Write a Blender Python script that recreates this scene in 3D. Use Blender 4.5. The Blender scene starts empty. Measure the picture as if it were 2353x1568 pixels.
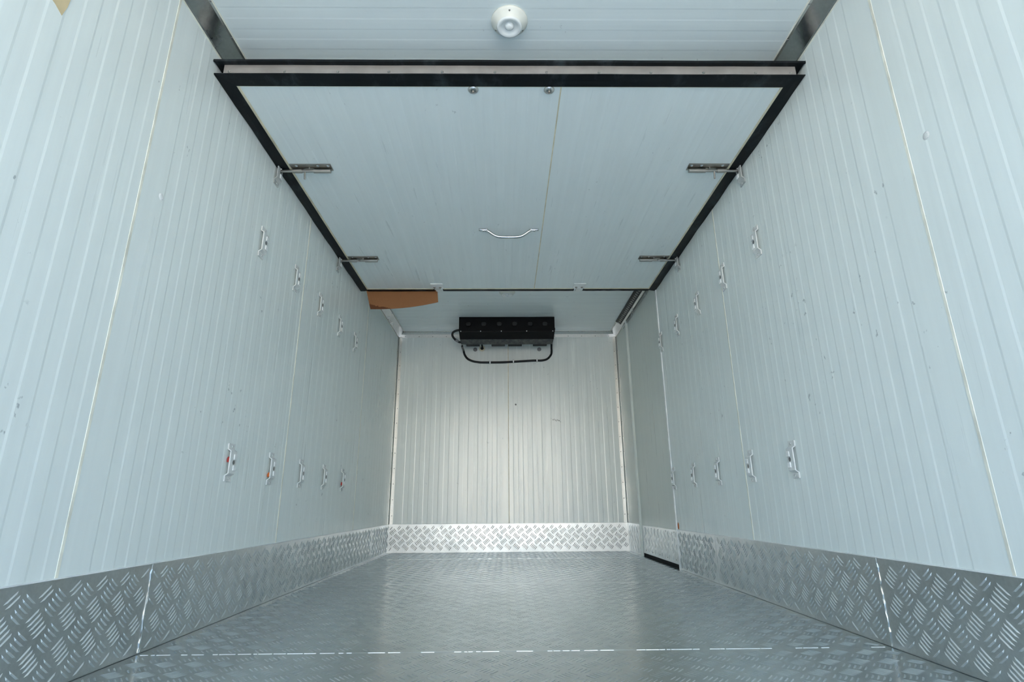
import bpy, bmesh, math, random
from mathutils import Vector, Matrix

random.seed(7)
S = bpy.context.scene
COL = S.collection
PI = math.pi

# ------------------------------------------------------------------ dimensions
XW = 1.1          # half width of the box
D = 5.272         # front bulkhead
H = 2.087         # ceiling
Y0 = -0.85         # rear opening of the box
KH = 0.244        # height of the tread-plate kick boards
PITCH = 0.0915    # rib pitch of the sandwich panels

# ------------------------------------------------------------------ camera
cam = bpy.data.cameras.new('camera')
cam.sensor_fit = 'HORIZONTAL'
cam.sensor_width = 36.0
cam.lens = 1253.03 / 2353 * 36
cam.clip_start = 0.01
co = bpy.data.objects.new('camera', cam)
COL.objects.link(co)
p_, y_, r_ = 0.29286, 0.014047, -0.0077864
f = Vector((math.sin(y_) * math.cos(p_), math.cos(y_) * math.cos(p_), math.sin(p_)))
rg = Vector((math.cos(y_), -math.sin(y_), 0))
up = rg.cross(f)
R2 = rg * math.cos(r_) + up * math.sin(r_)
U2 = -rg * math.sin(r_) + up * math.cos(r_)
co.matrix_world = Matrix(((R2.x, U2.x, -f.x, -0.03025), (R2.y, U2.y, -f.y, 0.0),
                          (R2.z, U2.z, -f.z, 0.4048), (0, 0, 0, 1)))
S.camera = co

# ------------------------------------------------------------------ sky, sun, exposure
w = bpy.data.worlds.new('sky')
S.world = w
w.use_nodes = True
nt = w.node_tree
bg = nt.nodes['Background']
sky = nt.nodes.new('ShaderNodeTexSky')
sky.sky_type = 'NISHITA'
sky.sun_disc = False
sky.sun_elevation = math.radians(48)
sky.sun_rotation = math.radians(32)      # the sun stands over the front of the vehicle
sky.air_density = 1.3
sky.dust_density = 2.2
nt.links.new(sky.outputs['Color'], bg.inputs['Color'])
bg.inputs['Strength'].default_value = 1.0
sl = bpy.data.lights.new('sun', 'SUN')
sl.energy = 18.0
sl.angle = math.radians(0.53)
sl.color = (1.0, 0.96, 0.90)
so = bpy.data.objects.new('sun', sl)
COL.objects.link(so)
so.location = (8, 13, 16)
sd = Vector((math.sin(math.radians(32)) * math.cos(math.radians(48)),
             math.cos(math.radians(32)) * math.cos(math.radians(48)), math.sin(math.radians(48))))
so.rotation_euler = sd.to_track_quat('Z', 'Y').to_euler()
S.view_settings.view_transform = 'Standard'
S.view_settings.look = 'None'
S.view_settings.gamma = 1.0
S.view_settings.use_curve_mapping = False
S.view_settings.exposure = 0.05
S.cycles.use_denoising = True
S.cycles.use_adaptive_sampling = True
S.cycles.adaptive_threshold = 0.02
S.cycles.max_bounces = 11
S.cycles.diffuse_bounces = 7
S.cycles.glossy_bounces = 5
S.cycles.sample_clamp_indirect = 8.0

# ------------------------------------------------------------------ materials
def new_mat(name):
    m = bpy.data.materials.new(name)
    m.use_nodes = True
    n = m.node_tree
    b = n.nodes['Principled BSDF']
    return m, n, b

def node(n, t, **kw):
    x = n.nodes.new(t)
    for k, v in kw.items():
        setattr(x, k, v)
    return x

def noise(n, vec, scale, detail=3.0, rough=0.5, stretch=None):
    if stretch:
        mp = node(n, 'ShaderNodeMapping')
        mp.inputs['Scale'].default_value = stretch
        n.links.new(vec, mp.inputs['Vector'])
        vec = mp.outputs['Vector']
    t = node(n, 'ShaderNodeTexNoise')
    t.inputs['Scale'].default_value = scale
    t.inputs['Detail'].default_value = detail
    t.inputs['Roughness'].default_value = rough
    n.links.new(vec, t.inputs['Vector'])
    return t.outputs['Fac']

def ramp(n, fac, a, b, ca=(0, 0, 0, 1), cb=(1, 1, 1, 1)):
    r = node(n, 'ShaderNodeValToRGB')
    r.color_ramp.elements[0].position = a
    r.color_ramp.elements[1].position = b
    r.color_ramp.elements[0].color = ca
    r.color_ramp.elements[1].color = cb
    n.links.new(fac, r.inputs['Fac'])
    return r.outputs['Color']

def mixc(n, fac, a, b, mode='MIX'):
    m = node(n, 'ShaderNodeMix', data_type='RGBA', blend_type=mode)
    if isinstance(fac, float):
        m.inputs[0].default_value = fac
    else:
        n.links.new(fac, m.inputs[0])
    for i, c in ((6, a), (7, b)):
        if isinstance(c, tuple):
            m.inputs[i].default_value = c
        else:
            n.links.new(c, m.inputs[i])
    return m.outputs[2]

def rgb(r, g, b):
    def l(c):
        c /= 255
        return c / 12.92 if c <= 0.04045 else ((c + 0.055) / 1.055) ** 2.4
    return (l(r), l(g), l(b), 1)

def plain(name, col, rough=0.5, metal=0.0, spec=0.5, bump=0.0, bscale=60, var=0.08):
    m, n, b = new_mat(name)
    tc = node(n, 'ShaderNodeTexCoord')
    f1 = noise(n, tc.outputs['Object'], 14, 4)
    dark = tuple(c * (1 - var * 2) for c in col[:3]) + (1,)
    lite = tuple(min(1, c * (1 + var)) for c in col[:3]) + (1,)
    n.links.new(ramp(n, f1, 0.3, 0.7, dark, lite), b.inputs['Base Color'])
    b.inputs['Roughness'].default_value = rough
    b.inputs['Metallic'].default_value = metal
    b.inputs['Specular IOR Level'].default_value = spec
    if bump:
        bp = node(n, 'ShaderNodeBump')
        bp.inputs['Strength'].default_value = bump
        bp.inputs['Distance'].default_value = 0.002
        n.links.new(noise(n, tc.outputs['Object'], bscale, 4), bp.inputs['Height'])
        n.links.new(bp.outputs['Normal'], b.inputs['Normal'])
    return m

def paint_mat(name, base, scuff=1.0, rough=(0.26, 0.42), vertical=True, spec=0.5, bump=0.12):
    """Worn white coated steel: faint wipe marks along the ribs, small dark scuffs."""
    m, n, b = new_mat(name)
    tc = node(n, 'ShaderNodeTexCoord')
    v = tc.outputs['Object']
    st = {True: (30, 30, 1.0), False: (1.0, 30, 30), 'along': (30, 1.0, 30)}[vertical]
    streak = noise(n, v, 1.0, 4, 0.6, st)
    cloud = noise(n, v, 2.2, 4, 0.55)
    d = tuple(c * 0.93 for c in base[:3]) + (1,)
    c1 = ramp(n, streak, 0.3, 0.7, d, base)
    c2 = mixc(n, 0.35, c1, ramp(n, cloud, 0.3, 0.75, tuple(c * 0.9 for c in base[:3]) + (1,), base))
    # scuffs: sparse thin marks
    s1 = ramp(n, noise(n, v, 36, 3, 0.6, (1.0, 1.0, 0.75) if vertical is True else (1, 0.6, 1)), 0.675, 0.72)
    s2 = ramp(n, noise(n, v, 3.2, 2, 0.5), 0.56, 0.60)
    sm = node(n, 'ShaderNodeMath', operation='MULTIPLY')
    n.links.new(s1, sm.inputs[0])
    n.links.new(s2, sm.inputs[1])
    sk = node(n, 'ShaderNodeMath', operation='MULTIPLY')
    n.links.new(sm.outputs[0], sk.inputs[0])
    sk.inputs[1].default_value = 0.55 * scuff
    c3 = mixc(n, sk.outputs[0], c2, (0.16, 0.2, 0.22, 1))
    n.links.new(c3, b.inputs['Base Color'])
    rr = node(n, 'ShaderNodeMapRange')
    rr.inputs['From Min'].default_value = 0.3
    rr.inputs['From Max'].default_value = 0.7
    rr.inputs['To Min'].default_value = rough[0]
    rr.inputs['To Max'].default_value = rough[1]
    n.links.new(noise(n, v, 1.0, 4, 0.6, {True: (34, 34, 1.2), False: (2, 34, 34), 'along': (34, 1.5, 34)}[vertical]), rr.inputs['Value'])
    n.links.new(rr.outputs['Result'], b.inputs['Roughness'])
    b.inputs['Specular IOR Level'].default_value = spec
    bp = node(n, 'ShaderNodeBump')
    bp.inputs['Strength'].default_value = bump
    bp.inputs['Distance'].default_value = 0.004
    n.links.new(noise(n, v, 4.5, 3, 0.5), bp.inputs['Height'])
    n.links.new(bp.outputs['Normal'], b.inputs['Normal'])
    return m

def alu_mat(name, base, rough=(0.28, 0.46), stain=0.5, bump=0.25, stretch=(1, 1, 1)):
    m, n, b = new_mat(name)
    tc = node(n, 'ShaderNodeTexCoord')
    v = tc.outputs['Object']
    cl = noise(n, v, 4.0, 6, 0.62, stretch)
    d = tuple(c * (1 - 0.45 * stain) for c in base[:3]) + (1,)
    c1 = ramp(n, cl, 0.3, 0.68, d, base)
    fine = noise(n, v, 90, 3, 0.6)
    c2 = mixc(n, 0.25, c1, ramp(n, fine, 0.35, 0.65, tuple(c * 0.7 for c in base[:3]) + (1,), base))
    n.links.new(c2, b.inputs['Base Color'])
    b.inputs['Metallic'].default_value = 1.0
    rr = node(n, 'ShaderNodeMapRange')
    rr.inputs['From Min'].default_value = 0.32
    rr.inputs['From Max'].default_value = 0.68
    rr.inputs['To Min'].default_value = rough[1]
    rr.inputs['To Max'].default_value = rough[0]
    n.links.new(noise(n, v, 7, 5, 0.6), rr.inputs['Value'])
    n.links.new(rr.outputs['Result'], b.inputs['Roughness'])
    bp = node(n, 'ShaderNodeBump')
    bp.inputs['Strength'].default_value = bump
    bp.inputs['Distance'].default_value = 0.002
    n.links.new(noise(n, v, 16, 4, 0.6), bp.inputs['Height'])
    n.links.new(bp.outputs['Normal'], b.inputs['Normal'])
    return m

WHITE = (0.81, 0.87, 0.855, 1)
M = {}
M['wall'] = paint_mat('white_wall_paint', WHITE)
M['back'] = paint_mat('white_bulkhead_paint', (0.815, 0.86, 0.835, 1), rough=(0.18, 0.30), spec=1.0, scuff=0.6, bump=0.05)
M['ceil'] = paint_mat('white_ceiling_paint', (0.84, 0.905, 0.90, 1), scuff=0.5, vertical=False, rough=(0.17, 0.27))
M['part'] = paint_mat('white_partition_paint', (0.84, 0.905, 0.90, 1), scuff=0.6, vertical='along')
M['door'] = paint_mat('smooth_door_paint', (0.70, 0.75, 0.71, 1), scuff=0.3)
M['backing'] = plain('panel_core', (0.3, 0.3, 0.28, 1), 0.9)
M['kick'] = alu_mat('tread_plate_alloy', (0.80, 0.83, 0.84, 1), (0.28, 0.42), 0.35)
M['tread'] = plain('polished_tread', (0.84, 0.87, 0.88, 1), 0.30, 0.95, var=0.06)
M['back_plate'] = alu_mat('dull_bulkhead_plate', (0.70, 0.71, 0.70, 1), (0.36, 0.46), 0.25)  # kick plate alloy made duller and rougher for the back board alone
M['dark_back_tread'] = plain('dark_back_tread', (0.40, 0.41, 0.40, 1), 0.45, 0.9, var=0.15)  # tread alloy darkened for the bars of the back board alone
M['floor_tread'] = plain('worn_floor_tread', (0.70, 0.75, 0.77, 1), 0.30, 0.85, var=0.06)
M['floor'] = alu_mat('worn_floor_alloy', (0.67, 0.72, 0.745, 1), (0.16, 0.27), 0.15, 0.12, (0.6, 1.6, 1))
M['pale'] = alu_mat('pale_angle_alloy', (0.80, 0.80, 0.77, 1), (0.34, 0.46), 0.3)
M['alu'] = alu_mat('corner_alloy', (0.62, 0.63, 0.61, 1), (0.16, 0.3), 0.5)
M['steel'] = plain('stainless_steel', (0.42, 0.40, 0.37, 1), 0.28, 1.0)
M['chrome'] = plain('polished_steel', (0.58, 0.58, 0.57, 1), 0.12, 1.0, var=0.02)
M['rivet'] = plain('dull_rivet', (0.28, 0.28, 0.28, 1), 0.45, 0.8)
M['bracket'] = plain('white_bracket_paint', (0.72, 0.74, 0.73, 1), 0.45)
M['bracket_grey'] = plain('grey_bracket_paint', (0.48, 0.50, 0.49, 1), 0.45, var=0.12)
M['pad'] = plain('white_plastic', (0.86, 0.88, 0.88, 1), 0.35)
M['cream'] = plain('cream_sealant', (0.74, 0.68, 0.50, 1), 0.6, var=0.12)
M['seam'] = plain('yellowed_sealant', (0.86, 0.85, 0.74, 1), 0.55, var=0.12)
M['lamp'] = plain('lamp_plastic', (0.82, 0.82, 0.74, 1), 0.35, var=0.03)
M['lens'] = plain('lamp_lens', (0.86, 0.88, 0.86, 1), 0.2, var=0.02)
M['black'] = plain('black_housing', (0.004, 0.0045, 0.005, 1), 0.5, spec=0.12)
M['cable'] = plain('black_cable', (0.007, 0.009, 0.009, 1), 0.4, spec=0.3)
M['dark'] = plain('dark_hole', (0.01, 0.01, 0.01, 1), 0.9)
M['louver'] = plain('dark_louver', (0.045, 0.045, 0.045, 1), 0.5)
M['grey'] = plain('grey_plastic', (0.22, 0.23, 0.24, 1), 0.4)
M['red'] = plain('red_strap', (0.35, 0.03, 0.02, 1), 0.7)
M['orange'] = plain('orange_strap', (0.55, 0.13, 0.02, 1), 0.7)
M['crease'] = plain('pale_crease', (0.36, 0.17, 0.07, 1), 0.8)
M['tape'] = plain('beige_tape', (0.68, 0.55, 0.33, 1), 0.6)
M['strip'] = plain('edge_profile', (0.34, 0.32, 0.30, 1), 0.45, 0.3)
M['rail'] = plain('dark_rail', (0.035, 0.035, 0.032, 1), 0.6)
M['tab'] = plain('rail_tab', (0.34, 0.33, 0.30, 1), 0.5)
M['bounce_wall'] = plain('warm_bounce_wall', (0.80, 0.745, 0.65, 1), 0.9)  # for the added building out of view that bounces warm light into the box
M['ground'] = plain('concrete_yard', (0.42, 0.40, 0.37, 1), 0.9)

def rubber():
    m, n, b = new_mat('black_rubber')
    tc = node(n, 'ShaderNodeTexCoord')
    v = tc.outputs['Object']
    f1 = ramp(n, noise(n, v, 9, 6, 0.68, (1, 0.5, 1)), 0.53, 0.70)
    n.links.new(mixc(n, f1, (0.004, 0.006, 0.0075, 1), (0.035, 0.045, 0.05, 1)), b.inputs['Base Color'])
    b.inputs['Roughness'].default_value = 0.5
    b.inputs['Specular IOR Level'].default_value = 0.2
    return m
M['rubber'] = rubber()

def tray():
    m, n, b = new_mat('dusty_tray')
    tc = node(n, 'ShaderNodeTexCoord')
    f1 = ramp(n, noise(n, tc.outputs['Object'], 26, 6, 0.7, (1, 0.4, 1)), 0.42, 0.62)
    n.links.new(mixc(n, f1, (0.03, 0.037, 0.04, 1), (0.10, 0.10, 0.098, 1)), b.inputs['Base Color'])
    b.inputs['Roughness'].default_value = 0.6
    return m
M['tray'] = tray()

def board_mat():
    m, n, b = new_mat('brown_hardboard')
    tc = node(n, 'ShaderNodeTexCoord')
    v = tc.outputs['Object']
    sx = node(n, 'ShaderNodeSeparateXYZ')
    n.links.new(v, sx.inputs[0])
    # wet dark rim along the lower left corner, ragged by noise
    a = node(n, 'ShaderNodeMath', operation='MULTIPLY_ADD')      # distance to the left edge / bottom edge
    n.links.new(sx.outputs['X'], a.inputs[0]); a.inputs[1].default_value = 0.22
    n.links.new(sx.outputs['Z'], a.inputs[2])
    nz = noise(n, v, 55, 5, 0.7)
    c = node(n, 'ShaderNodeMath', operation='MULTIPLY_ADD')
    n.links.new(nz, c.inputs[0]); c.inputs[1].default_value = 0.04
    n.links.new(a.outputs[0], c.inputs[2])
    mr = node(n, 'ShaderNodeMapRange')
    mr.inputs['From Min'].default_value = -0.094
    mr.inputs['From Max'].default_value = -0.090
    mr.inputs['To Min'].default_value = 1.0
    mr.inputs['To Max'].default_value = 0.0
    n.links.new(c.outputs[0], mr.inputs['Value'])
    n.links.new(mixc(n, mr.outputs[0], (0.29, 0.125, 0.046, 1), (0.12, 0.036, 0.007, 1)), b.inputs['Base Color'])
    b.inputs['Roughness'].default_value = 0.75
    return m
M['hard'] = board_mat()

# ------------------------------------------------------------------ mesh helpers
def obj(name, bm, mat, parent=None, loc=(0, 0, 0), smooth=False):
    me = bpy.data.meshes.new(name)
    bmesh.ops.recalc_face_normals(bm, faces=bm.faces)
    bm.to_mesh(me)
    bm.free()
    me.materials.append(M[mat])
    if smooth:
        for p in me.polygons:
            p.use_smooth = True
    o = bpy.data.objects.new(name, me)
    COL.objects.link(o)
    o.location = loc
    if parent:
        o.parent = parent
    return o

def tag(o, label, cat, group=None):
    o['label'] = label
    o['category'] = cat
    if group:
        o['group'] = group
    return o

def thing(name, label, cat, loc=(0, 0, 0), group=None):
    o = bpy.data.objects.new(name, None)
    o.empty_display_size = 0.05
    COL.objects.link(o)
    o.location = loc
    return tag(o, label, cat, group)

def struct(o):
    o['kind'] = 'structure'
    return o

def stuff(o):
    o['kind'] = 'stuff'
    return o

def add_box(bm, x0, x1, y0, y1, z0, z1, bev=0.0, seg=1):
    vs = [bm.verts.new((x, y, z)) for x in (x0, x1) for y in (y0, y1) for z in (z0, z1)]
    fs = [bm.faces.new([vs[i] for i in q]) for q in ((0, 1, 3, 2), (4, 6, 7, 5), (0, 4, 5, 1), (2, 3, 7, 6), (0, 2, 6, 4), (1, 5, 7, 3))]
    if bev:
        es = list({e for fc in fs for e in fc.edges})
        bmesh.ops.bevel(bm, geom=es, offset=bev, segments=seg, affect='EDGES', profile=0.5)

def box(x0, x1, y0, y1, z0, z1, bev=0.0, seg=1):
    bm = bmesh.new()
    add_box(bm, x0, x1, y0, y1, z0, z1, bev, seg)
    return bm

def add_prism(bm, pts, axis, a, b, holes=None):
    """extrude a closed 2D outline along axis ('x','y','z') between a and b"""
    def P(u, v, t):
        return {'x': (t, u, v), 'y': (u, t, v), 'z': (u, v, t)}[axis]
    A = [bm.verts.new(P(u, v, a)) for u, v in pts]
    B = [bm.verts.new(P(u, v, b)) for u, v in pts]
    n = len(pts)
    for i in range(n):
        j = (i + 1) % n
        bm.faces.new((A[i], A[j], B[j], B[i]))
    bm.faces.new(A[::-1])
    bm.faces.new(B)

def prism(pts, axis, a, b):
    bm = bmesh.new()
    add_prism(bm, pts, axis, a, b)
    return bm

def ribbon(pts, th):
    """closed outline of a bent strip of thickness th along an open 2D polyline"""
    L, Rr = [], []
    for i, p in enumerate(pts):
        a = Vector(pts[max(i - 1, 0)]); b = Vector(pts[min(i + 1, len(pts) - 1)])
        d = (b - a).normalized()
        nn = Vector((-d.y, d.x)) * th / 2
        L.append(tuple(Vector(p) + nn)); Rr.append(tuple(Vector(p) - nn))
    return L + Rr[::-1]

def spline(pts, n=8):
    out = []
    P = [Vector(p) for p in pts]
    for i in range(len(P) - 1):
        p0 = P[max(i - 1, 0)]; p1 = P[i]; p2 = P[i + 1]; p3 = P[min(i + 2, len(P) - 1)]
        for k in range(n):
            t = k / n
            out.append(0.5 * ((2 * p1) + (p2 - p0) * t + (2 * p0 - 5 * p1 + 4 * p2 - p3) * t * t + (3 * p1 - p0 - 3 * p2 + p3) * t ** 3))
    out.append(P[-1])
    return out

def add_tube(bm, pts, r, sides=10):
    P = [Vector(p) for p in pts]
    rings = []
    ref = Vector((0.31, 0.17, 0.93)).normalized()
    for i, p in enumerate(P):
        d = (P[min(i + 1, len(P) - 1)] - P[max(i - 1, 0)]).normalized()
        u = d.cross(ref)
        if u.length < 1e-3:
            u = d.cross(Vector((1, 0, 0)))
        u.normalize()
        v = d.cross(u)
        rr = r[i] if isinstance(r, (list, tuple)) else r
        rings.append([bm.verts.new(p + (u * math.cos(2 * PI * k / sides) + v * math.sin(2 * PI * k / sides)) * rr) for k in range(sides)])
    for a, b in zip(rings, rings[1:]):
        for k in range(sides):
            bm.faces.new((a[k], a[(k + 1) % sides], b[(k + 1) % sides], b[k]))
    bm.faces.new(rings[0][::-1])
    bm.faces.new(rings[-1])

def tube(pts, r, sides=10):
    bm = bmesh.new()
    add_tube(bm, pts, r, sides)
    return bm

def add_lathe(bm, prof, seg=20, mat=None):
    """revolve (radius, height) about z; transform with mat"""
    rings = []
    for r, z in prof:
        if r < 1e-6:
            rings.append([bm.verts.new((0, 0, z))])
        else:
            rings.append([bm.verts.new((r * math.cos(2 * PI * k / seg), r * math.sin(2 * PI * k / seg), z)) for k in range(seg)])
    for a, b in zip(rings, rings[1:]):
        if len(a) == 1 and len(b) == 1:
            continue
        for k in range(seg):
            k2 = (k + 1) % seg
            if len(a) == 1:
                bm.faces.new((a[0], b[k2], b[k]))
            elif len(b) == 1:
                bm.faces.new((a[k], a[k2], b[0]))
            else:
                bm.faces.new((a[k], a[k2], b[k2], b[k]))
    if mat is not None:
        bmesh.ops.transform(bm, matrix=mat, verts=[v for rg_ in rings for v in rg_])

def lathe(prof, seg=20, mat=None):
    bm = bmesh.new()
    add_lathe(bm, prof, seg, mat)
    return bm

TO_MY = Matrix.Rotation(PI / 2, 4, 'X')       # +z -> -y (towards the camera)
DOWN = Matrix.Rotation(PI, 4, 'X')            # +z -> -z
TO_PX = Matrix.Rotation(PI / 2, 4, 'Y')       # +z -> +x
TO_MX = Matrix.Rotation(-PI / 2, 4, 'Y')      # +z -> -x

# ------------------------------------------------------------------ ribbed sandwich panels
def rib_profile(a, b, phase, depth=0.0010, slope=0.0065, lead=0.0065, m0=0.03, m1=0.03):
    """(t, recess) points of a mini-ribbed sheet between a and b; the plain margins stay proud"""
    pts = [(a, 0.0)]
    k = math.floor((a - phase) / PITCH)
    t = phase + k * PITCH
    while t < b:
        s, e = t, t + PITCH / 2
        if s > a + m0 and e < b - m1:
            pts += [(s - lead / 2, 0.0), (s + lead / 2, depth), (e - slope / 2, depth), (e + slope / 2, 0.0)]
        t += PITCH
    pts.append((b, 0.0))
    return pts

def panel(name, mat, parent, side, a, b, c0, c1, phase, th=0.02, base=0.0, depth=0.0008):
    """side: 'L','R' (profile along y, extruded in z), 'B' (profile along x, extruded in z),
    'C' (profile along y, extruded in x), 'P' (profile along x, extruded in y, face down)"""
    pr = rib_profile(a, b, phase, depth)
    bm = bmesh.new()
    def P(t, r, c):
        if side == 'L': return (-XW - r, t, c)
        if side == 'R': return (XW + r, t, c)
        if side == 'B': return (t, D + r, c)
        if side == 'C': return (c, t, H + r)
        return (t, c, base + r)
    fr = [[bm.verts.new(P(t, r, c)) for t, r in pr] for c in (c0, c1)]
    bk = [[bm.verts.new(P(t, th, c)) for t in (a, b)] for c in (c0, c1)]
    for i in range(len(pr) - 1):
        bm.faces.new((fr[0][i], fr[0][i + 1], fr[1][i + 1], fr[1][i]))
    bm.faces.new((bk[0][0], bk[0][1], bk[1][1], bk[1][0]))
    bm.faces.new((fr[0][0], fr[1][0], bk[1][0], bk[0][0]))
    bm.faces.new((fr[0][-1], fr[1][-1], bk[1][1], bk[0][1]))
    for q in (0, 1):
        bm.faces.new(fr[q] + [bk[q][1], bk[q][0]])
    return obj(name, bm, mat, parent)

# backing slabs: the outer skin and core of the box
wall_l = struct(obj('wall_left', box(-XW - 0.09, -XW - 0.0205, Y0, D + 0.09, -0.08, H + 0.09), 'backing'))
wall_r = struct(obj('wall_right', box(XW + 0.0405, XW + 0.10, Y0, D + 0.09, -0.08, H + 0.09), 'backing'))
wall_b = struct(obj('wall_back', box(-XW - 0.02, XW + 0.04, D + 0.0205, D + 0.09, -0.08, H + 0.09), 'backing'))
ceil = struct(obj('ceiling', box(-XW - 0.02, XW + 0.04, Y0, D + 0.02, H + 0.0205, H + 0.09), 'backing'))
floor = struct(obj('floor', box(-XW - 0.02, XW + 0.04, Y0, D + 0.02, -0.08, -0.004), 'backing'))

G = 0.002
for a, b in ((Y0, 1.418), (1.418, 2.712), (2.712, 4.05), (4.05, D)):
    panel('wall_panel', 'wall', wall_l, 'L', a + G, b - G, 0.0, H, 1.238 if a < 1 else a + 0.017)
for a, b in ((Y0, 1.296), (1.296, 2.621), (2.621, 3.775)):
    panel('wall_panel', 'wall', wall_r, 'R', a + G, b - G, 0.0, H, a + 0.020)
pr_ = obj('wall_panel', box(XW, XW + 0.02, 4.815, D, 0, H), 'door', wall_r)
for a, b in ((-XW, 0.004), (0.004, XW)):
    panel('wall_panel', 'back', wall_b, 'B', a + G, b - G, 0.0, H, 0.03 if a < 0 else 0.05, depth=0.0008)
for a, b in ((Y0, 1.31), (1.31, 2.62), (2.62, 3.93), (3.93, D)):
    panel('ceiling_panel', 'ceil', ceil, 'C', a + G, b - G, -XW, XW, 1.505, depth=0.0005)

# yellowed sealant in the panel joints
def bead(x0, x1, y0, y1, z0, z1, parent, mat='seam'):
    return obj('sealant_bead', box(x0, x1, y0, y1, z0, z1, 0.0004), mat, parent)
for y in (1.418, 2.712, 4.05):
    bead(-XW - 0.003, -XW + 0.0012, y - 0.005, y + 0.005, KH, H - 0.045, wall_l)
for y in (1.296, 2.621):
    bead(XW - 0.0012, XW + 0.003, y - 0.0045, y + 0.0045, KH, H - 0.045, wall_r)
bead(0.001, 0.007, D - 0.0012, D + 0.003, KH, H - 0.05, wall_b, 'cream')
# filler dabs and screw heads on the walls
def dab(parent, loc, rot, r, mat):
    o = obj('filler_dab', lathe([(0, 0.002), (r * 0.6, 0.0015), (r, 0)], 12, rot), mat, parent, loc)
    return o
dab(wall_l, (-XW, 1.512, 1.335), TO_PX, 0.012, 'pad')
dab(wall_r, (XW, 1.226, 1.345), TO_MX, 0.012, 'bracket')
dab(wall_b, (0.075, D, 1.347), TO_MY, 0.009, 'grey')

# a few illegible pen strokes on the bulkhead
bm = bmesh.new()
def pen(pts):
    P = []
    for zx, zy in pts:
        px, py = 1240 + zx / 29.4, 940 + zy / 29.4
        P.append((0.474 + (px - 1280) * 0.00404, D - 0.0006, 1.192 - (py - 966) * 0.00385))
    add_tube(bm, P, 0.0024, 6)
for st in ([(885, 690), (885, 770)], [(945, 780), (975, 690), (1020, 690)], [(1050, 830), (1060, 745), (1105, 735)],
           [(1150, 850), (1160, 770), (1220, 745), (1280, 790), (1330, 845)], [(1290, 840), (1375, 775)], [(1390, 880), (1440, 915)]):
    pen(st)
stuff(obj('pen_mark', bm, 'rivet', wall_b))

# ------------------------------------------------------------------ tread plate
def tread(name, parent, mat, plane, u0, u1, v0, v1, pu, pv, hfun=lambda u, v: 0.0013, ph=(0, 0), ang=38, L=0.0425, s=0.0121, wd=0.0052):
    """five-bar tread pattern; plane maps (u, v, height) to xyz; clusters alternate in direction"""
    V, F = [], []
    nu = int((u1 - u0) / pu) + 2
    nv = int((v1 - v0) / pv) + 2
    fu, fv = (ph[0] - u0) % pu, (ph[1] - v0) % pv
    ca, sa = math.cos(math.radians(ang)), math.sin(math.radians(ang))
    for i in range(-1, nu):
        for j in range(-1, nv):
            for kind in (0, 1):
                cu = u0 + fu + (i + 0.5 * kind) * pu
                cv = v0 + fv + (j + 0.5 * kind) * pv
                d = Vector((ca, sa if kind == 0 else -sa))
                nrm = Vector((-d.y, d.x))
                for q in range(-2, 3):
                    c = Vector((cu, cv)) + nrm * s * q
                    a = c - d * L / 2 + nrm * 0.0015
                    b = c + d * L / 2 + nrm * 0.0015
                    if min(a.x, b.x) < u0 + 0.003 or max(a.x, b.x) > u1 - 0.003 or min(a.y, b.y) < v0 + 0.003 or max(a.y, b.y) > v1 - 0.003:
                        continue
                    h = hfun(c.x, c.y)
                    if h < 0.0001:
                        continue
                    k = len(V)
                    c2 = c - nrm * 0.0015
                    for pnt, hh in ((a, -0.0002), (c2 + (a - c) * 0.55 + nrm * wd / 2, -0.0002), (c2 + (b - c) * 0.55 + nrm * wd / 2, -0.0002), (b, -0.0002),
                                    (c2 + (b - c) * 0.55 - nrm * wd / 2, -0.0002), (c2 + (a - c) * 0.55 - nrm * wd / 2, -0.0002),
                                    (c2 + (a - c) * 0.6, h), (c2 + (b - c) * 0.6, h)):
                        V.append(plane(pnt.x, pnt.y, hh))
                    F += [(k, k + 1, k + 6), (k + 1, k + 2, k + 7, k + 6), (k + 2, k + 3, k + 7), (k + 3, k + 4, k + 7), (k + 4, k + 5, k + 6, k + 7), (k + 5, k, k + 6)]
    me = bpy.data.meshes.new(name)
    me.from_pydata(V, [], F)
    bm = bmesh.new(); bm.from_mesh(me)
    bmesh.ops.recalc_face_normals(bm, faces=bm.faces)
    bm.to_mesh(me); bm.free()
    me.materials.append(M[mat])
    o = bpy.data.objects.new(name, me)
    COL.objects.link(o)
    o.parent = parent
    return stuff(o)

def floor_h(x, y):
    e = min(1.0, max(0.0, (abs(x + 0.02) - 0.25) / 0.6))       # trodden flat in the middle
    fr = min(1.0, max(0.0, (y - 3.2) / 1.0))
    return 0.0002 + 0.0012 * max(e * 0.9, 0.12 + fr * 0.6)

T = 0.004
for a, b in ((Y0, 1.772), (1.772, 3.206), (3.206, 4.637), (4.637, D)):
    pl = obj('floor_plate', box(-XW + 0.001, XW - 0.001, a + 0.0012, b - 0.0012, -T, 0.0, 0.0008), 'floor', floor)
    tread('tread_pattern', pl, 'floor_tread', lambda u, v, h: (u, v, h), -XW + 0.01, XW - 0.01, a + 0.006, b - 0.006, 0.079, 0.093, floor_h, ph=(-0.790, 1.950), ang=52)
# weld bead over the first floor joint
bm = bmesh.new()
x = -1.08
while x < 1.07:
    l = random.uniform(0.008, 0.055)
    if random.random() < 0.7:
        add_box(bm, x, min(x + l, 1.085), 1.7705, 1.7735, -0.0008, 0.0010, 0.0004)
    x += l + random.uniform(0.0, 0.012)
stuff(obj('weld_bead', bm, 'tread', floor))

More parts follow.
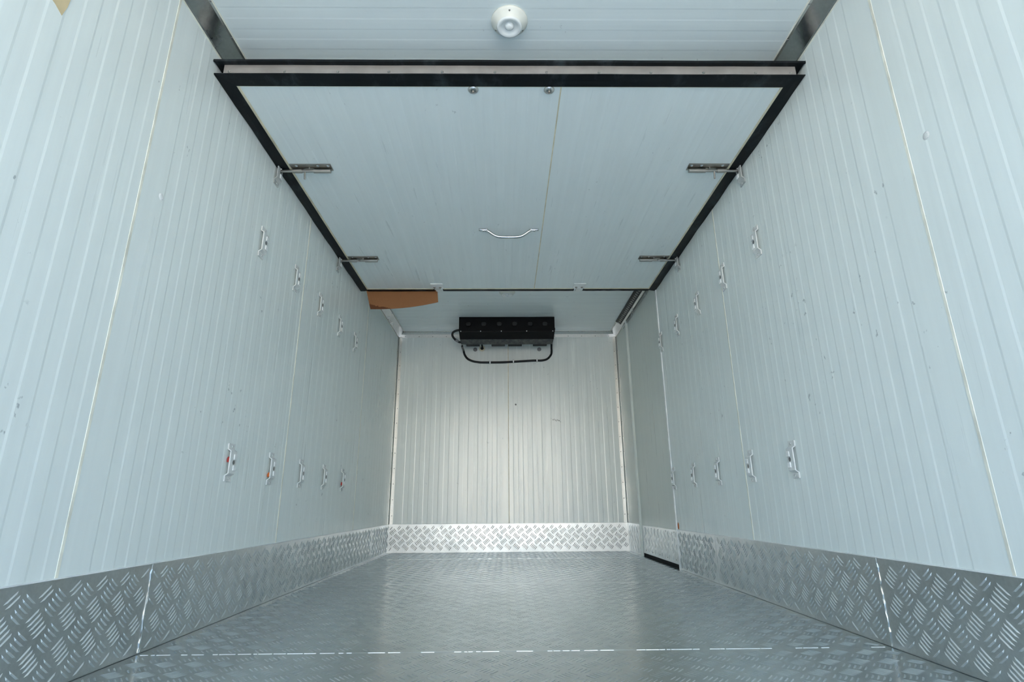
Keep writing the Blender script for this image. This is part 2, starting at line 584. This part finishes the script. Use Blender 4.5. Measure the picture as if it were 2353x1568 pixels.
def kick_side(name, sx, spans):
    root = struct(obj(name, box(*(sorted((sx * (XW - 0.0012), sx * (XW + 0.004)))), Y0, 3.775 if sx > 0 else D - 0.002, 0.0, KH - 0.004), 'kick'))
    for a, b in spans:
        x0, x1 = sorted((sx * (XW - 0.004), sx * (XW - 0.0012)))
        pl = obj('kick_plate', box(x0, x1, a + 0.001, b - 0.001, 0.001, KH, 0.0007), 'kick', root)
        tread('tread_pattern', pl, 'tread', lambda u, v, h: (sx * (XW - 0.004 - h), u, v), a + 0.004, b - 0.004, 0.004, KH - 0.003, 0.0915, 0.0758, lambda u, v: 0.0025, ph=(1.383, 0.0025) if sx < 0 else ((1.528, 0.043) if b < 2 else (1.856, 0.080)))
    return root
base_l = kick_side('baseboard_left', -1, ((Y0, 1.785), (1.785, 4.62), (4.62, D - 0.006)))
base_r = kick_side('baseboard_right', 1, ((Y0, 1.765), (1.765, 3.10), (3.10, 3.775)))
for rt, sx, ys in ((base_l, -1, (1.785,)), (base_r, 1, (1.765,))):
    for y in ys:
        zz = [0.004 + 0.0125 * i for i in range(19)]
        bm = bmesh.new()
        add_tube(bm, [(sx * (XW - 0.0045), y + random.uniform(-0.0018, 0.0018), z) for z in zz], [random.uniform(0.0012, 0.0038) for z in zz], 6)
        obj('weld_bead', bm, 'alu', rt)
base_b = struct(obj('baseboard_back', box(-XW + 0.004, XW - 0.004, D - 0.0035, D + 0.003, 0.001, KH + 0.002, 0.0007), 'back_plate'))
tread('tread_pattern', base_b, 'dark_back_tread', lambda u, v, h: (u, D - 0.0035 - h, v), -XW + 0.006, XW - 0.006, 0.004, KH, 0.0775, 0.0890, lambda u, v: 0.0025, ph=(-1.015, 0.0475), ang=52)
# sealant over the top edge of the kick boards
obj('sealant_bead', box(-XW - 0.002, -XW + 0.0046, Y0, D - 0.004, KH, KH + 0.0025), 'pad', base_l)
obj('sealant_bead', box(XW - 0.0046, XW + 0.002, Y0, 3.775, KH, KH + 0.0025), 'pad', base_r)

# ------------------------------------------------------------------ corner profiles
def rivets(parent, pts, rot, r=0.0045):
    bm = bmesh.new()
    for p in pts:
        add_lathe(bm, [(0, 0.0022), (r * 0.7, 0.0016), (r, 0)], 8, Matrix.Translation(p) @ rot)
    o = obj('rivet_row', bm, 'rivet', parent)
    return stuff(o)

def cove(a, b, sx):
    w0, w1, t = 0.050, 0.046, 0.0022
    x, z = sx * XW, H
    pts = [(x, z - w1 - 0.010), (x, z), (x - sx * (w0 + 0.010), z), (x - sx * (w0 + 0.010), z - t), (x - sx * w0, z - t),
           (x - sx * t, z - w1), (x - sx * t, z - w1 - 0.010)]
    return prism(pts, 'y', a, b)
tr1 = struct(obj('trim_1', cove(Y0, D, -1), 'alu'))
tr2 = struct(obj('trim_2', cove(Y0, D, 1), 'alu'))
for tr, sx in ((tr1, -1), (tr2, 1)):
    rivets(tr, [(sx * (XW - 0.055), 0.55 + 0.155 * i, H - 0.0022) for i in range(30)], DOWN, 0.004)
    for xx, zz in ((XW - 0.062, H - 0.0015), (XW - 0.001, H - 0.058)):
        obj('sealant_bead', box(*sorted((sx * (xx - 0.002), sx * (xx + 0.002))), Y0, D - 0.01, zz - 0.0022, zz + 0.0015), 'seam', tr)
# back top: angle with a rounded nose
t = 0.0022
pts = [(D, H), (D - 0.045, H), (D - 0.045, H - t), (D - 0.018, H - t), (D - t, H - 0.022), (D - t, H - 0.055), (D, H - 0.055)]
tr3 = struct(obj('trim_3', prism(pts, 'x', -XW + 0.003, XW - 0.003), 'pale'))
rv = [-1.03 + 0.137 * i for i in range(16)]
rivets(tr3, [(x, D - t, H - 0.043) for x in rv], TO_MY)
rivets(tr3, [(x, D - 0.035, H - t) for x in rv], DOWN)
for nm, sx in (('trim_4', -1), ('trim_5', 1)):
    x = sx * XW
    pts = [(x, D), (x, D - 0.042), (x - sx * t, D - 0.042), (x - sx * t, D - 0.010), (x - sx * 0.010, D - t), (x - sx * 0.038, D - t), (x - sx * 0.038, D)]
    tr = struct(obj(nm, prism(pts, 'z', KH + 0.002, H - 0.05), 'pale'))
    zs = [0.32 + 0.142 * i for i in range(12)]
    rivets(tr, [(sx * (XW - 0.026), D - t, z) for z in zs], TO_MY)
    rivets(tr, [(sx * (XW - t), D - 0.030, z) for z in zs], TO_PX if sx < 0 else TO_MX)

# ------------------------------------------------------------------ side door in the right wall
jamb = struct(obj('trim_6', box(XW + 0.0205, XW + 0.04, 3.775, 4.815, -0.004, H), 'dark'))
door = struct(obj('door_1', box(XW + 0.004, XW + 0.02, 3.800, 4.765, 0.024, H - 0.062, 0.002), 'door'))
dk = obj('kick_plate', box(XW + 0.001, XW + 0.0045, 3.805, 4.760, 0.026, KH - 0.004, 0.0007), 'kick', door)
tread('tread_pattern', dk, 'tread', lambda u, v, h: (XW + 0.001 - h, u, v), 3.81, 4.755, 0.03, KH - 0.008, 0.0915, 0.0765, lambda u, v: 0.0015, ph=(1.856, 0.08))
rivets(dk, [(XW + 0.001, 3.86 + 0.2 * i, z) for i in range(5) for z in (0.05, KH - 0.02)], TO_MX)
obj('door_gasket', box(XW + 0.006, XW + 0.018, 3.80, 4.765, 0.0005, 0.024), 'dark', door)
# near jamb profile and the far post
pts = [(XW - 0.006, 3.770), (XW - 0.006, 3.790), (XW + 0.004, 3.800), (XW + 0.018, 3.800), (XW + 0.018, 3.776), (XW, 3.776), (XW - 0.0005, 3.770)]
struct(obj('trim_7', prism(pts, 'z', 0.0, H - 0.05), 'pad'))
pts = [(XW - 0.014, 4.772), (XW - 0.014, 4.790), (XW - 0.006, 4.815), (XW + 0.018, 4.815), (XW + 0.018, 4.766), (XW - 0.004, 4.766)]
struct(obj('trim_8', prism(pts, 'z', 0.0, H - 0.05), 'door'))
kb2 = struct(obj('baseboard_door', box(XW - 0.004, XW + 0.001, 4.817, D - 0.008, 0.001, KH, 0.0007), 'kick'))
tread('tread_pattern', kb2, 'tread', lambda u, v, h: (XW - 0.004 - h, u, v), 4.82, D - 0.01, 0.004, KH - 0.003, 0.0915, 0.0765, lambda u, v: 0.0015, ph=(1.856, 0.08))

# ------------------------------------------------------------------ ground outside
gm = box(-60, 60, -80, 60, -1.25, -1.05)
struct(obj('ground', gm, 'ground'))
# added unseen building: its sunlit wall puts the warm glow into the bulkhead
bm = bmesh.new()
add_prism(bm, [(-27.0, -1.05), (-24.0, -1.05), (-24.0, 4.6), (-23.6, 4.7), (-23.6, 4.9), (-33.0, 7.0), (-33.0, -1.05)], 'x', -22, 22)
struct(obj('added_bounce_building', bm, 'bounce_wall'))

# ------------------------------------------------------------------ folding bulkhead partition under the ceiling
ZP, TP = 1.941, 0.044
YN, YF = 1.657, 3.772
part = thing('partition_panel', 'white ribbed partition panel with black rubber edges, latched flat below the ceiling', 'partition', (0, 1.657, ZP))
def pbox(name, mat, x0, x1, y0, y1, z0, z1, bev=0.0, parent=part):
    o = obj(name, box(x0, x1, y0 - 1.657, y1 - 1.657, z0 - ZP, z1 - ZP, bev), mat, parent)
    return o
for a, b in ((-1.066, 0.190), (0.190, 1.066)):
    o = panel('board', 'part', part, 'P', a + 0.001, b - 0.001, YN - 1.657, YF - 1.657, 0.02, th=TP, base=0.0, depth=0.0008)
pbox('sealant_bead', 'cream', 0.1875, 0.1925, YN + 0.06, YF - 0.02, ZP - 0.0010, ZP + 0.002)
# cream bead along the inner edge of the rubber
pbox('sealant_bead', 'cream', -1.045, -1.036, YN + 0.055, YF - 0.012, ZP - 0.003, ZP)
pbox('sealant_bead', 'cream', 1.037, 1.045, YN + 0.055, YF - 0.012, ZP - 0.003, ZP)
pbox('sealant_bead', 'cream', -1.04, -0.556, YF - 0.026, YF - 0.016, ZP - 0.0025, ZP)
pbox('sealant_bead', 'cream', -0.48, 0.48, YF - 0.026, YF - 0.016, ZP - 0.0025, ZP)
pbox('sealant_bead', 'cream', 0.56, 1.04, YF - 0.026, YF - 0.016, ZP - 0.0025, ZP)
pbox('sealant_bead', 'cream', -1.04, 1.04, YN + 0.057, YN + 0.061, ZP - 0.002, ZP)

def wavy_flap(name, axis, a, b, c0, c1, z0, th, amp, parent=part, taper=(0, 0), mat='rubber'):
    """rubber flap: long along axis, from c0 (fixed) to c1 (free, slightly wavy edge)"""
    bm = bmesh.new()
    n = 40
    rows = []
    for i in range(n + 1):
        u = i / n
        t = a + (b - a) * u
        wob = amp * (math.sin(u * 23 + c1 * 7) * 0.6 + math.sin(u * 57 + 1.3) * 0.4)
        row = []
        ti = t
        to = t + (taper[0] * (1 - u) * 1.0 if u < 0.5 else 0) * max(0, 1 - u * n) + (taper[1] if u > 0.5 else 0) * max(0, 1 - (1 - u) * n)
        for c, tt, dz in ((c0, ti, 0), (c0 + (c1 - c0) * 0.5, (ti + to) / 2, -0.001), (c1, to, wob)):
            for q in (0, th):
                p = (tt, c + (wob * 0.3 if c == c1 else 0), z0 + dz + q) if axis == 'x' else (c + (0 if abs(c) > 1.09 else 0), tt, z0 + dz + q)
                row.append(bm.verts.new((p[0], p[1] - 1.657, p[2] - ZP)))
        rows.append(row)
    for r0, r1 in zip(rows, rows[1:]):
        for k in ((0, 2), (2, 4)):
            bm.faces.new((r0[k[0]], r0[k[1]], r1[k[1]], r1[k[0]]))
            bm.faces.new((r0[k[0] + 1], r1[k[0] + 1], r1[k[1] + 1], r0[k[1] + 1]))
        bm.faces.new((r0[0], r1[0], r1[1], r0[1]))
        bm.faces.new((r0[4], r0[5], r1[5], r1[4]))
    for r0 in (rows[0], rows[-1]):
        bm.faces.new((r0[0], r0[1], r0[3], r0[2]))
        bm.faces.new((r0[2], r0[3], r0[5], r0[4]))
    return obj(name, bm, mat, parent)
XS = XW - 0.0006
wavy_flap('rubber_seal', 'x', -1.052, 1.052, YN + 0.057, YN - 0.004, ZP - 0.004, 0.004, 0.0010, taper=(-0.047, 0.047))
wavy_flap('rubber_seal', 'y', YN + 0.058, YF + 0.004, -1.045, -XS, ZP - 0.004, 0.004, 0.003, taper=(-0.060, 0.016))
wavy_flap('rubber_seal', 'y', YN + 0.058, YF + 0.004, 1.045, XS, ZP - 0.004, 0.004, 0.003, taper=(-0.060, 0.016))
for a, b in ((-1.045, -0.548), (-0.486, 0.486), (0.552, 1.045)):
    wavy_flap('rubber_seal', 'x', a, b, YF - 0.016, YF + 0.018, ZP - 0.004, 0.004, 0.0006)
# upper ring of rubber on the far face of the board
wavy_flap('rubber_seal', 'x', -1.06, 1.06, YN + 0.04, YN - 0.020, ZP + TP - 0.006, 0.010, 0.001, taper=(-0.039, 0.039))
wavy_flap('rubber_seal', 'y', YN + 0.03, YF + 0.01, -1.05, -XS, ZP + TP, 0.004, 0.002, taper=(-0.05, 0.0))
wavy_flap('rubber_seal', 'y', YN + 0.03, YF + 0.01, 1.05, XS, ZP + TP, 0.004, 0.002, taper=(-0.05, 0.0))
es = pbox('edge_strip', 'strip', -1.066, 1.066, YN - 0.003, YN, ZP + 0.001, ZP + TP, 0.0006)
for px in (530, 655, 775, 891, 1012, 1132, 1250, 1370, 1489, 1610, 1730, 1812):
    X = -1.066 + (px - 517) / (1824 - 517) * 2.132
    o = obj('screw', lathe([(0, 0.003), (0.004, 0.0025), (0.0055, 0)], 8, TO_MY), 'steel', es, (X, YN - 0.003 - 1.657, 0.008))
# grab handle
hp = [(-0.175, 2.842, ZP - 0.004), (-0.150, 2.842, ZP - 0.006), (-0.125, 2.844, ZP - 0.012), (-0.09, 2.85, ZP - 0.034), (-0.06, 2.853, ZP - 0.044),
      (0.0, 2.853, ZP - 0.046), (0.052, 2.853, ZP - 0.044), (0.082, 2.85, ZP - 0.034), (0.117, 2.844, ZP - 0.012), (0.142, 2.842, ZP - 0.006), (0.167, 2.842, ZP - 0.004)]
hp = [(x, y - 1.657, z - ZP) for x, y, z in hp]
sp = spline(hp, 5)
gh = obj('grab_handle', tube(sp, [0.0085 if abs(p.x + 0.004) < 0.13 else 0.0065 for p in sp], 12), 'chrome', part, smooth=True)
for xx in (-0.152, 0.144):
    obj('foot_plate', box(xx - 0.026, xx + 0.026, 2.830 - 1.657, 2.856 - 1.657, -0.007, 0.0, 0.002), 'chrome', gh)
    obj('screw', lathe([(0, 0.009), (0.006, 0.007), (0.009, 0.0)], 12, DOWN), 'chrome', gh, (xx, 2.845 - 1.657, -0.007))
# domed washers beside the near edge
for xx in (-0.148, 0.145):
    dw = obj('domed_washer', lathe([(0, 0.010), (0.010, 0.0095), (0.018, 0.006), (0.021, 0.001), (0.021, 0)], 24, DOWN), 'chrome', part, (xx, 1.734 - 1.657, 0), smooth=True)
    obj('screw', lathe([(0, 0.007), (0.004, 0.006), (0.0055, 0)], 10, DOWN), 'steel', dw, (0, 0, -0.009))
# hinges on the far edge: plate, neck through the gap in the rubber, two screws
for cx in (-0.521, 0.517):
    hg = obj('hinge', box(cx - 0.044, cx + 0.044, 3.650 - 1.657, 3.735 - 1.657, -0.006, 0.0, 0.0015), 'pad', part)
    obj('hinge_neck', prism([(3.734 - 1.657, -0.004), (YF + 0.03 - 1.657, -0.004), (YF + 0.03 - 1.657, 0.04), (YF + 0.026 - 1.657, 0.04), (YF + 0.026 - 1.657, 0.0), (3.734 - 1.657, 0.0)], 'x', cx - 0.018, cx + 0.018), 'bracket', hg)
    for dx in (-0.021, 0.021):
        obj('screw', lathe([(0, 0.010), (0.0055, 0.0095), (0.0055, 0.004), (0.010, 0.003), (0.010, 0)], 10, DOWN), 'steel', hg, (cx + dx, 3.712 - 1.657, -0.004))

# barrel bolts
def slide_bolt(sx, yc, ang, knob_x):
    """plate with folded barrel, rod that reaches the wall bracket, turned handle"""
    y = yc - 1.657
    X = lambda v: sx * v
    def bx(x0, x1, *r, bev=0.0):
        a, b = sorted((X(x0), X(x1)))
        return box(a, b, *r, bev)
    pl = obj('slide_bolt', bx(0.842, 1.034, y - 0.032, y + 0.020, -0.003, 0.0, bev=0.0006), 'steel', part)
    # folded barrel sleeves
    def sleeve(x0, x1, r):
        return obj('barrel', tube([(X(x0), y + 0.006, -0.014), (X(x1), y + 0.006, -0.014)], r, 14), 'steel', pl)
    sleeve(0.850, 0.930, 0.0105)
    sleeve(0.985, 1.026, 0.0105)
    bm = bmesh.new()
    add_tube(bm, [(X(0.86), y + 0.006, -0.014), (X(1.098), y + 0.006, -0.014)], 0.0072, 12)
    obj('rod', bm, 'steel', pl)
    d = Vector((0, math.sin(ang), -math.cos(ang)))
    c = Vector((X(knob_x), y + 0.006, -0.014))
    obj('bolt_handle', tube([c, c + d * 0.012, c + d * 0.040], [0.005, 0.0042, 0.0042], 10), 'steel', pl)
    bm = bmesh.new()
    add_box(bm, *sorted((X(knob_x - 0.03), X(knob_x - 0.022))), y - 0.010, y - 0.002, -0.012, -0.002, 0.001)
    obj('stop', bm, 'steel', pl)
    for xx in (0.858, 0.905, 1.005):
        bm = bmesh.new()
        add_lathe(bm, [(0, 0.0035), (0.005, 0.003), (0.0075, 0)], 10, Matrix.Translation((X(xx), y - 0.017, -0.003)) @ DOWN)
        obj('screw', bm, 'chrome', pl)
slide_bolt(-1, 2.243, 0.25, 0.972)
slide_bolt(1, 2.238, 0.15, 0.972)
slide_bolt(-1, 3.230, -1.1, 0.965)
slide_bolt(1, 3.228, -1.1, 0.965)

# ------------------------------------------------------------------ bolt brackets on both walls
def bracket(sx, y, z, label, group, red=None, grey=False, name='bolt_bracket'):
    """hat-shaped strap: two flanges on the wall, raised middle with two white pads and a bolt hole"""
    t = thing(name, label, 'bracket', (sx * XW, y, z), group)
    def fx(v):
        return -sx * v
    prof = [(0.0025, 0.0715), (0.0025, 0.0500), (0.0140, 0.0420), (0.0140, -0.0420), (0.0025, -0.0500), (0.0025, -0.0715)]
    out = [(fx(u), v) for u, v in ribbon(prof, 0.0048)]
    bm = prism(out, 'y', -0.024, 0.024)
    obj('strap', bm, 'bracket_grey' if grey else 'bracket', t)
    rot = TO_PX if sx < 0 else TO_MX
    for zz in (0.021, -0.021):
        a, b = sorted((fx(0.0160), fx(0.0205)))
        obj('pad', box(a, b, -0.001, 0.022, zz - 0.011, zz + 0.011, 0.003, 2), 'pad', t)
    obj('bolt_hole', lathe([(0, 0.0006), (0.0085, 0.0006), (0.0085, 0)], 14, rot), 'rivet', t, (fx(0.0164), 0.004, 0))
    for zz in (0.061, -0.061):
        obj('screw', lathe([(0, 0.0030), (0.004, 0.0025), (0.0058, 0)], 10, rot), 'bracket_grey', t, (fx(0.0049), 0.004, zz))
    if red:
        zz, m = red
        bm = bmesh.new()
        add_lathe(bm, [(0, 0.012), (0.006, 0.010), (0.009, 0.004), (0.007, 0)], 9, Matrix.Diagonal((0.75, 0.5, 1.7, 1)))
        bmesh.ops.translate(bm, vec=(fx(0.0065), -0.019, zz), verts=bm.verts)
        for v in bm.verts:
            v.co += Vector((0, random.uniform(-.0012, .0012), random.uniform(-.002, .002)))
        obj('strap_remnant', bm, m, t)
    return t
ORD = ['nearest the camera', 'second from the camera', 'third from the camera', 'fourth from the camera', 'nearest the back wall']
rows = {(-1, 'upper'): (1.523, (2.192, 2.593, 2.973, 3.363, 3.733)), (-1, 'lower'): (0.572, (2.170, 2.553, 2.933, 3.310, 3.695)),
        (1, 'upper'): (1.524, (2.190, 2.582, 2.970, 3.370, 3.748)), (1, 'lower'): (0.569, (2.160, 2.540, 2.945, 3.330, 3.735))}
reds = {(-1, 'lower', 0): (0.0, 'red'), (-1, 'lower', 1): (-0.036, 'orange'), (-1, 'lower', 4): (-0.034, 'red')}
for (sx, row), (z, ys) in rows.items():
    side = 'left' if sx < 0 else 'right'
    for i, y in enumerate(ys):
        rd = reds.get((sx, row, i))
        extra = '' if not rd else (' with a red rag behind it' if rd[1] == 'red' else ' with an orange rag behind it')
        bracket(sx, y, z, 'white bracket%s, %s row, %s wall, %s' % (extra, row, side, ORD[i]), '%s row of brackets on the %s wall' % (row, side), rd)
for sx, y, wd in ((-1, 2.243, 'near'), (-1, 3.228, 'far'), (1, 2.238, 'near'), (1, 3.226, 'far')):
    bracket(sx, y, 1.918, 'grey bracket on %s wall holding the rod of the %s partition bolt' % ('left' if sx < 0 else 'right', 'nearer' if wd == 'near' else 'farther'),
            'bolt keepers beside the partition', None, True, 'bolt_keeper')

# ------------------------------------------------------------------ ceiling lamps
def lamp(y, label):
    t = thing('ceiling_lamp', label, 'lamp', (-0.009, y, H), 'round ceiling lamps')
    obj('lamp_base', lathe([(0, 0), (0.066, 0), (0.066, 0.006), (0.060, 0.010), (0.050, 0.022), (0.046, 0.028)], 40, DOWN), 'lamp', t, smooth=True)
    obj('lens_ring', lathe([(0.046, 0.026), (0.0445, 0.032), (0.040, 0.034), (0.030, 0.031), (0.024, 0.022), (0.0, 0.020)], 40, DOWN), 'lens', t, smooth=True)
    obj('bulb_cap', lathe([(0.016, 0.020), (0.015, 0.029), (0.010, 0.034), (0.0, 0.035)], 24, DOWN), 'lens', t, smooth=True)
    for a in (PI / 2, -PI / 6, PI * 7 / 6):
        obj('screw', lathe([(0, 0.004), (0.003, 0.003), (0.0042, 0)], 8, DOWN), 'steel', t, (0.056 * math.cos(a), -0.056 * math.sin(a), -0.0125))
lamp(1.557, 'round white ceiling lamp in front of the partition panel')
lamp(4.178, 'round white ceiling lamp mostly hidden behind the partition panel')

# ------------------------------------------------------------------ evaporator on the far ceiling
ev = thing('evaporator', 'black evaporator unit with six round vents, on ceiling at the back wall', 'cooling unit', (-0.0095, 4.80, H))
EW = 0.4435
def e(pts):
    return [(y - 4.80, z - H) for y, z in pts]
obj('housing', prism(e([(4.80, H), (4.80, 1.952), (4.806, 1.944), (5.05, 1.944), (5.15, 1.97), (5.262, 1.98), (5.262, H)]), 'x', -EW, EW), 'black', ev)
obj('lower_cover', prism(e([(4.798, 1.948), (4.800, 1.940), (4.905, 1.902), (4.912, 1.905), (4.91, 1.945)]), 'x', -EW + 0.002, EW - 0.002), 'black', ev)
obj('drip_tray', prism(e([(4.907, 1.901), (5.048, 1.893), (5.055, 1.90), (5.055, 1.944), (4.907, 1.944)]), 'x', -EW + 0.004, EW - 0.004), 'tray', ev)
for a, b in ((1074, 1104), (1130.5, 1161), (1168, 1199), (1224, 1255)):
    k = 0.916 / 211
    obj('mounting_foot', box((a - 1165) * k, (b - 1165) * k, 5.05 - 4.80, 5.135 - 4.80, 1.898 - H, 1.914 - H, 0.003), 'black', ev)
for px in (1076.5, 1111.6, 1147.3, 1182.4, 1218, 1252):
    X = (px - 1164.5) / 219 * 0.887
    vr = obj('vent', lathe([(0.022, 0.0), (0.022, 0.004), (0.0245, 0.006), (0.027, 0.004), (0.028, 0.0)], 24, TO_MY), 'black', ev, (X, 0, 2.019 - H), smooth=True)
    obj('vent_cup', lathe([(0, 0.0005), (0.022, 0.0005)], 24, TO_MY), 'dark', vr)
    for k, zz in enumerate((-0.012, -0.001, 0.010)):
        hw = math.sqrt(0.022 ** 2 - zz ** 2)
        bm = prism([(-0.0055, zz - 0.004), (-0.0045, zz - 0.005), (-0.0010, zz + 0.003), (-0.0020, zz + 0.004)], 'x', -hw, hw)
        obj('louver', bm, 'louver', vr)
for px in (1059, 1104.5, 1151.8, 1210, 1270):
    X = (px - 1164.5) / 219.8 * 0.887
    obj('screw', lathe([(0, 0.004), (0.004, 0.003), (0.005, 0)], 10, TO_MY), 'pad', ev, (X, -0.002, 1.9475 - H))
# hose looping out of the left flank
hz = [(-EW + 0.02, 4.93, 2.000), (-EW - 0.03, 4.93, 1.998), (-EW - 0.068, 4.935, 1.978), (-EW - 0.070, 4.94, 1.945), (-EW - 0.045, 4.96, 1.915), (-EW - 0.01, 4.99, 1.900), (-EW + 0.02, 5.0, 1.905)]
obj('side_hose', tube(spline([(x, y - 4.8, z - H) for x, y, z in hz], 6), 0.0105, 10), 'cable', ev, smooth=True)
obj('hose_coupling', tube([(-EW - 0.045, 0.16, 1.915 - H), (-EW - 0.022, 0.178, 1.903 - H)], 0.0135, 10), 'grey', ev)
obj('side_knob', lathe([(0, 0.014), (0.012, 0.012), (0.014, 0)], 12, TO_PX), 'black', ev, (EW, 0.10, 2.00 - H))

# cable loop clipped to the wall below the unit
yc = D - 0.012
cp = [(-0.440, 5.055, 1.881), (-0.442, 5.11, 1.881), (-0.440, yc - .03, 1.885), (-0.430, yc, 1.850), (-0.400, yc, 1.808), (-0.350, yc, 1.783), (-0.29, yc, 1.772), (-0.246, yc, 1.769), (-0.073, yc, 1.769), (0.079, yc, 1.776),
      (0.253, yc, 1.786), (0.340, yc, 1.787), (0.395, yc, 1.803), (0.432, yc, 1.845), (0.440, yc, 1.885), (0.437, yc - 0.03, 1.905), (0.434, 5.18, 1.935)]
cab = thing('cable', 'black cable hanging in a wide loop under the evaporator unit', 'cable', (0, D, 1.77))
obj('cable_sheath', tube(spline([(x, y - D, z - 1.77) for x, y, z in cp], 6), 0.0105, 10), 'cable', cab, smooth=True)
for px, py in ((1125.5, 834), (1184, 832), (1243, 829.5)):
    X = -0.1765 + (px - 1125.5) * 0.00398
    Z = 1.768 + (px - 1125.5) / 117.5 * 0.018
    obj('clip', prism([(-0.001, 0.024), (-0.001, 0.012), (-0.0255, 0.010), (-0.0255, -0.010), (-0.012, -0.0135), (-0.004, -0.012), (-0.004, -0.014), (-0.0275, -0.014), (-0.0275, 0.013), (-0.004, 0.024)], 'x', X - 0.006, X + 0.006), 'pad', cab, (0, 0, Z - 1.77))
for X, lb in ((-0.326, 'left'), (0.317, 'right')):
    t = thing('wall_plug', 'round grey wall plug under the evaporator unit, %s of the pair' % lb, 'plug', (X, D, 1.906), 'round wall plugs below the unit')
    obj('plug_ring', lathe([(0.011, 0.004), (0.014, 0.006), (0.019, 0.004), (0.021, 0)], 24, TO_MY), 'grey', t, smooth=True)
    obj('plug_core', lathe([(0, 0.006), (0.006, 0.006), (0.0075, 0.002), (0.012, 0.002)], 16, TO_MY), 'rivet', t)
t = thing('pipe_grommet', 'cream ring with black pipes passing through the wall under the unit', 'grommet', (-0.258, D, 1.918))
obj('grommet_ring', lathe([(0.016, 0.002), (0.018, 0.010), (0.028, 0.008), (0.031, 0)], 24, TO_MY), 'cream', t, smooth=True)
obj('grommet_hole', lathe([(0, 0.001), (0.021, 0.001)], 20, TO_MY), 'dark', t)
obj('pipe', tube(spline([(0.004, 0.0, 0.002), (0.002, -0.05, 0.016), (0.0, -0.10, 0.04)], 5), 0.008, 10), 'cable', t, smooth=True)

# ------------------------------------------------------------------ brown hardboard hanging at the far edge of the partition
bm = bmesh.new()
n = 26
top, bot = [], []
for i in range(n + 1):
    u = i / n
    X = -1.062 + 0.530 * u
    xb = -1.020 + 0.498 * u
    zb = 1.799 + 0.010 * u + 0.044 * u ** 2.2
    bow = 0.012 * math.sin(u * PI)
    top.append([bm.verts.new((X + 1.06, q + bow * 0.3, 0.0)) for q in (0.0, 0.003)])
    bot.append([bm.verts.new((xb + 1.06, q + bow, zb - 1.957)) for q in (0.0, 0.003)])
for i in range(n):
    for q in (0, 1):
        bm.faces.new((top[i][q], top[i + 1][q], bot[i + 1][q], bot[i][q]))
    bm.faces.new((top[i][0], top[i][1], top[i + 1][1], top[i + 1][0]))
    bm.faces.new((bot[i][0], bot[i + 1][0], bot[i + 1][1], bot[i][1]))
for i in (0, n):
    bm.faces.new((top[i][0], bot[i][0], bot[i][1], top[i][1]))
hb = obj('hardboard_sheet', bm, 'hard', None, (-1.06, 3.795, 1.957))
tag(hb, 'brown hardboard sheet with a dark stained corner, hanging at the far edge of the partition', 'board')
obj('crease', box(0.2548, 0.2560, -0.0004, 0.004, -0.146, -0.002), 'crease', hb)

# ------------------------------------------------------------------ hanger rail above the side door
rl = thing('curtain_rail', 'dark hanger rail with a row of teeth, in the ceiling corner above the side door', 'rail', (1.065, 4.36, H))
obj('rail_channel', prism([(-0.030, -0.004), (0.012, -0.030), (0.014, -0.034), (0.010, -0.038), (-0.034, -0.010), (-0.034, -0.004)], 'y', -0.55, 0.56), 'rail', rl)
for i in range(26):
    yy = -0.53 + i * 0.0425
    bm = bmesh.new()
    add_box(bm, -0.011, 0.013, -0.0085, 0.0085, -0.006, 0.0, 0.0015)
    bmesh.ops.transform(bm, matrix=Matrix.Translation((-0.010, yy, -0.027)) @ Matrix.Rotation(math.radians(33), 4, 'Y') @ Matrix.Rotation(0.5, 4, 'Z'), verts=bm.verts)
    obj('rail_tooth', bm, 'tab', rl)
pts = [(0.020, -0.030), (0.034, -0.042), (0.034, -0.080), (0.028, -0.080), (0.026, -0.05), (0.014, -0.036)]
obj('rail_lip', prism(pts, 'y', -0.58, 0.56), 'alu', rl)

# ------------------------------------------------------------------ scraps on the walls
tp = obj('tape_patch', prism([(-0.05, 0.12), (0.06, 0.12), (0.052, 0.03), (0.044, -0.004), (0.022, 0.006), (-0.03, 0.02)], 'x', 0.0, 0.0008), 'tape', None, (-XW, 1.005, 1.553))
tag(tp, 'piece of beige tape stuck high on the left wall, at the top of the photo', 'tape')
bm = bmesh.new()
add_lathe(bm, [(0, 0.004), (0.008, 0.003), (0.012, 0)], 9, TO_MX)
for v in bm.verts:
    v.co.z = v.co.z * 2.0 + random.uniform(-.003, .003)
tg = obj('orange_scrap', bm, 'orange', None, (XW, 3.745, KH + 0.024))
tag(tg, 'small orange scrap of strap above the kick plate beside the side door', 'scrap')
